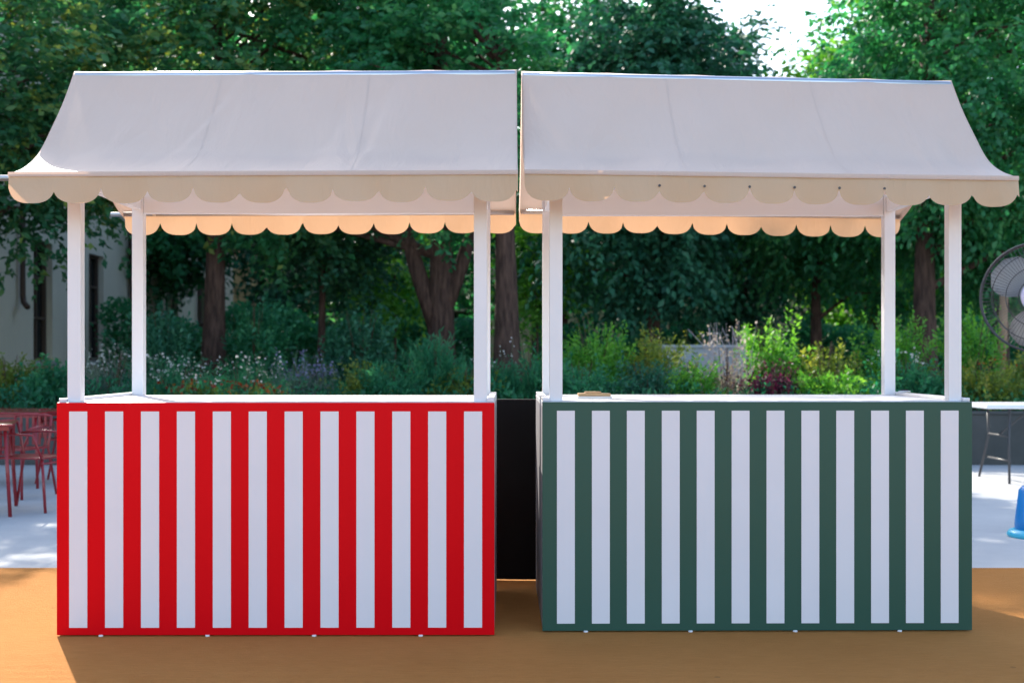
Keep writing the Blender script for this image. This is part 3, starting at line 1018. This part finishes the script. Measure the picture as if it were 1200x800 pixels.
# small wooden tray on the green counter
t = thing('wooden_tray', 'small flat wooden tray with papers on the green stall counter', 'tray', (PX(697, 6.35), 6.35, HC + .0145))
MB().box(-.085, .085, -.06, .06, 0, .012, .002).build('paper_stack', M['paper'], t)
MB().box(-.08, .08, -.05, .05, .0125, .026, .002).build('board', M['wood'], t)
MB().box(-.045, .035, -.02, .03, .0265, .034, .002).build('lid', M['wood'], t)
t = thing('metal_clip', 'small grey metal clip on the rear rim of the green counter', 'clip', (PX(1056, 6.9) + .01, 6.86, HC + .0325))
MB().box(-.03, .03, -.012, .012, 0, .006, .002).build('clip_body', M['steel'], t)
MB().tube([(-.02, 0, .010), (.02, 0, .010)], .004, 6).build('clip_bar', M['darksteel'], t)

# black panel closing the gap
t = thing('black_partition', 'plain black partition panel standing behind the gap between the stalls', 'partition', (PX(608, 7.25), 7.25, .006), R(-4))
MB().box(-.45, .45, 0, .04, .010, 1.03, .004).build('panel', M['black'], t)
for x in (-.38, .38):
    MB().box(x - .02, x + .02, -.12, .16, 0, .009, .003).build('foot', M['darksteel'], t)


# ------------------------------------------------------------------ red cafe furniture
def chair(label, x, y, rz):
    C = thing('metal_chair', label, 'chair', (x, y, 0.0), rz, 'red metal garden chairs')
    MB().box(-.21, .21, -.21, .21, .435, .452, .007).build('seat', M['chair'], C)
    for sx in (-1, 1):
        MB().tube([(sx * .19, -.19, .44), (sx * .225, -.24, .0)], .0125, 8).build('leg', M['chair'], C, True)
        MB().tube([(sx * .225, .29, 0), (sx * .195, .20, .44), (sx * .20, .23, .58), (sx * .19, .26, .73)], .0125, 8).build('leg', M['chair'], C, True)
        MB().tube([(sx * .2, .235, .63), (sx * .245, .05, .645), (sx * .245, -.14, .635), (sx * .21, -.2, .44)], .011, 8).build('armrest', M['chair'], C, True)
    MB().tube([(-.19, .26, .73), (-.1, .285, .74), (.1, .285, .74), (.19, .26, .73)], .0125, 8).build('top_rail', M['chair'], C, True)
    for k in range(5):
        xx = -.13 + .065 * k
        MB().box(xx - .012, xx + .012, .255, .262, .46, .73).build('back_slat', M['chair'], C)
    MB().tube([(-.21, -.2, .40), (.21, -.2, .40)], .009, 6).build('stretcher', M['chair'], C, True)
    return C


def cafe_table(label, x, y, rz, s_=.4):
    T = thing('metal_table', label, 'table', (x, y, 0.0), rz, 'red metal garden tables')
    MB().box(-s_, s_, -s_, s_, .725, .742, .007).build('table_top', M['tabletop'], T)
    MB().box(-s_ + .03, s_ - .03, -s_ + .03, s_ - .03, .690, .7245).build('apron', M['chair'], T)
    for sx in (-1, 1):
        for sy in (-1, 1):
            MB().tube([(sx * (s_ - .06), sy * (s_ - .06), .70), (sx * (s_ - .02), sy * (s_ - .02), 0)], .015, 8).build('leg', M['chair'], T, True)
    return T


cafe_table('red metal table with sunlit top standing next to the red stall', -4.52, 10.5, R(18), .42)
cafe_table('red metal table standing close to the dark planter wall', -5.05, 13.0, R(-6), .50)
chair('red metal chair pushed up to the sunlit red table', -4.02, 10.75, R(80))
chair('red metal chair with its back to the planter wall between the two tables', -4.55, 11.75, R(-14))
chair('red metal chair at the end of the table close to the planter wall', -4.55, 13.2, R(95))

# ------------------------------------------------------------------ folding table
T = thing('folding_table', 'white plastic folding table with grey legs by the planter wall', 'table', (PX(1140, 13.4) + .92, 13.35, 0.0))
MB().box(-.92, .92, -.38, .38, .755, .80, .012).build('table_top', M['plastic'], T)
for sx in (-1, 1):
    x = sx * .66
    MB().tube([(x, -.30, .75), (x, -.28, .45), (x + .05 * sx, -.42, .0)], .014, 8).build('leg', M['darksteel'], T, True)
    MB().tube([(x, .30, .75), (x, .28, .45), (x + .05 * sx, .42, .0)], .014, 8).build('leg', M['darksteel'], T, True)
    MB().tube([(x, -.29, .47), (x, .29, .47)], .011, 8).build('cross_bar', M['darksteel'], T, True)
    MB().tube([(x, -.33, .22), (x, .33, .22)], .011, 8).build('cross_bar', M['darksteel'], T, True)
    MB().tube([(x, 0, .47), (x - .35 * sx, 0, .75)], .010, 8).build('brace', M['darksteel'], T, True)

# ------------------------------------------------------------------ misting fan
FX, FY = 3.735, 9.1
F = thing('misting_fan', 'round metal cage fan on a pole with a blue water tank base', 'fan', (FX, FY, 0.0))
tank = MB().lathe([(.155, .03), (.15, .12), (.125, .33), (.10, .36)], 36).build('water_tank', M['blue'], F, True)
MB().lathe([(.20, 0), (.205, .02), (.19, .045), (.16, .055)], 40).build('base_rim', M['cyan'], F, True)
MB().tube([(0, 0, .35), (0, 0, 1.36)], .022, 12).build('pole', M['darksteel'], F, True)
zc = 1.70
rot = Matrix.Translation((0, -.02, zc)) @ Matrix.Rotation(R(-24), 4, 'Z') @ Matrix.Rotation(R(90), 4, 'X')


def put(o):
    o.matrix_local = rot
    return o


RC = .385
cg = MB()
for (r_, z) in ((RC, 0), (RC, .06), (RC, -.06), (RC * .80, .095), (RC * .80, -.095), (RC * .55, .11), (RC * .33, .115)):
    cg.tube([(r_ * math.cos(2 * math.pi * k / 48), r_ * math.sin(2 * math.pi * k / 48), z) for k in range(49)], .006 if r_ == RC else .003, 6, False)
cage = put(cg.build('cage', M['darksteel'], F, True))
wr = MB()
for k in range(84):
    a = 2 * math.pi * k / 84
    prof = [(.12, .117), (.25, .108), (.33, .09), (.375, .062), (RC, 0), (.375, -.062), (.33, -.09), (.2, -.115)]
    wr.tube([(r_ * math.cos(a), r_ * math.sin(a), z) for r_, z in prof], .0013, 4, False)
w_ = wr.build('cage_wires', M['darksteel'], cage, True, kind='stuff')
band = put(MB().lathe([(RC + .004, -.03), (RC + .010, -.03), (RC + .010, .03), (RC + .004, .03)], 48).build('cage_band', M['darksteel'], F, True))
bm_ = band.data
b2 = bmesh.new()
b2.from_mesh(bm_)
bmesh.ops.delete(b2, geom=[f for f in b2.faces if len(f.verts) > 4], context='FACES')
b2.to_mesh(bm_)
b2.free()
for k in range(3):
    a0 = 2 * math.pi * k / 3 + .35
    G = []
    for i in range(9):
        r_ = .06 + .30 * i / 8
        half = .22 + .46 * math.sin(math.pi * min(1, .15 + .8 * i / 8)) ** .8
        if i == 8:
            half *= .62
        G.append([(r_ * math.cos(a0 + half * (j / 6 - .5) * 2), r_ * math.sin(a0 + half * (j / 6 - .5) * 2), .05 * (j / 6 - .5) * (1.2 - .4 * i / 8) + .004 * math.sin(j)) for j in range(7)])
    bl = MB().grid(G)
    bmesh.ops.solidify(bl.bm, geom=bl.bm.faces[:], thickness=.003)
    put(bl.build('blade', M['blade'], F, True))
put(MB().lathe([(.11, .100), (.115, .118), (.10, .132), (.05, .138)], 32).build('hub_cap', M['hub'], F, True))
put(MB().lathe([(.07, -.22), (.085, -.20), (.085, -.06), (.05, .06)], 24).build('motor', M['darksteel'], F, True))
MB().box(-.03, .03, .06, .14, 1.33, 1.66, .006).build('bracket', M['darksteel'], F)
MB().tube([(0, 0, 1.35), (0, .1, 1.36)], .018, 8).build('pole_joint', M['darksteel'], F, True)
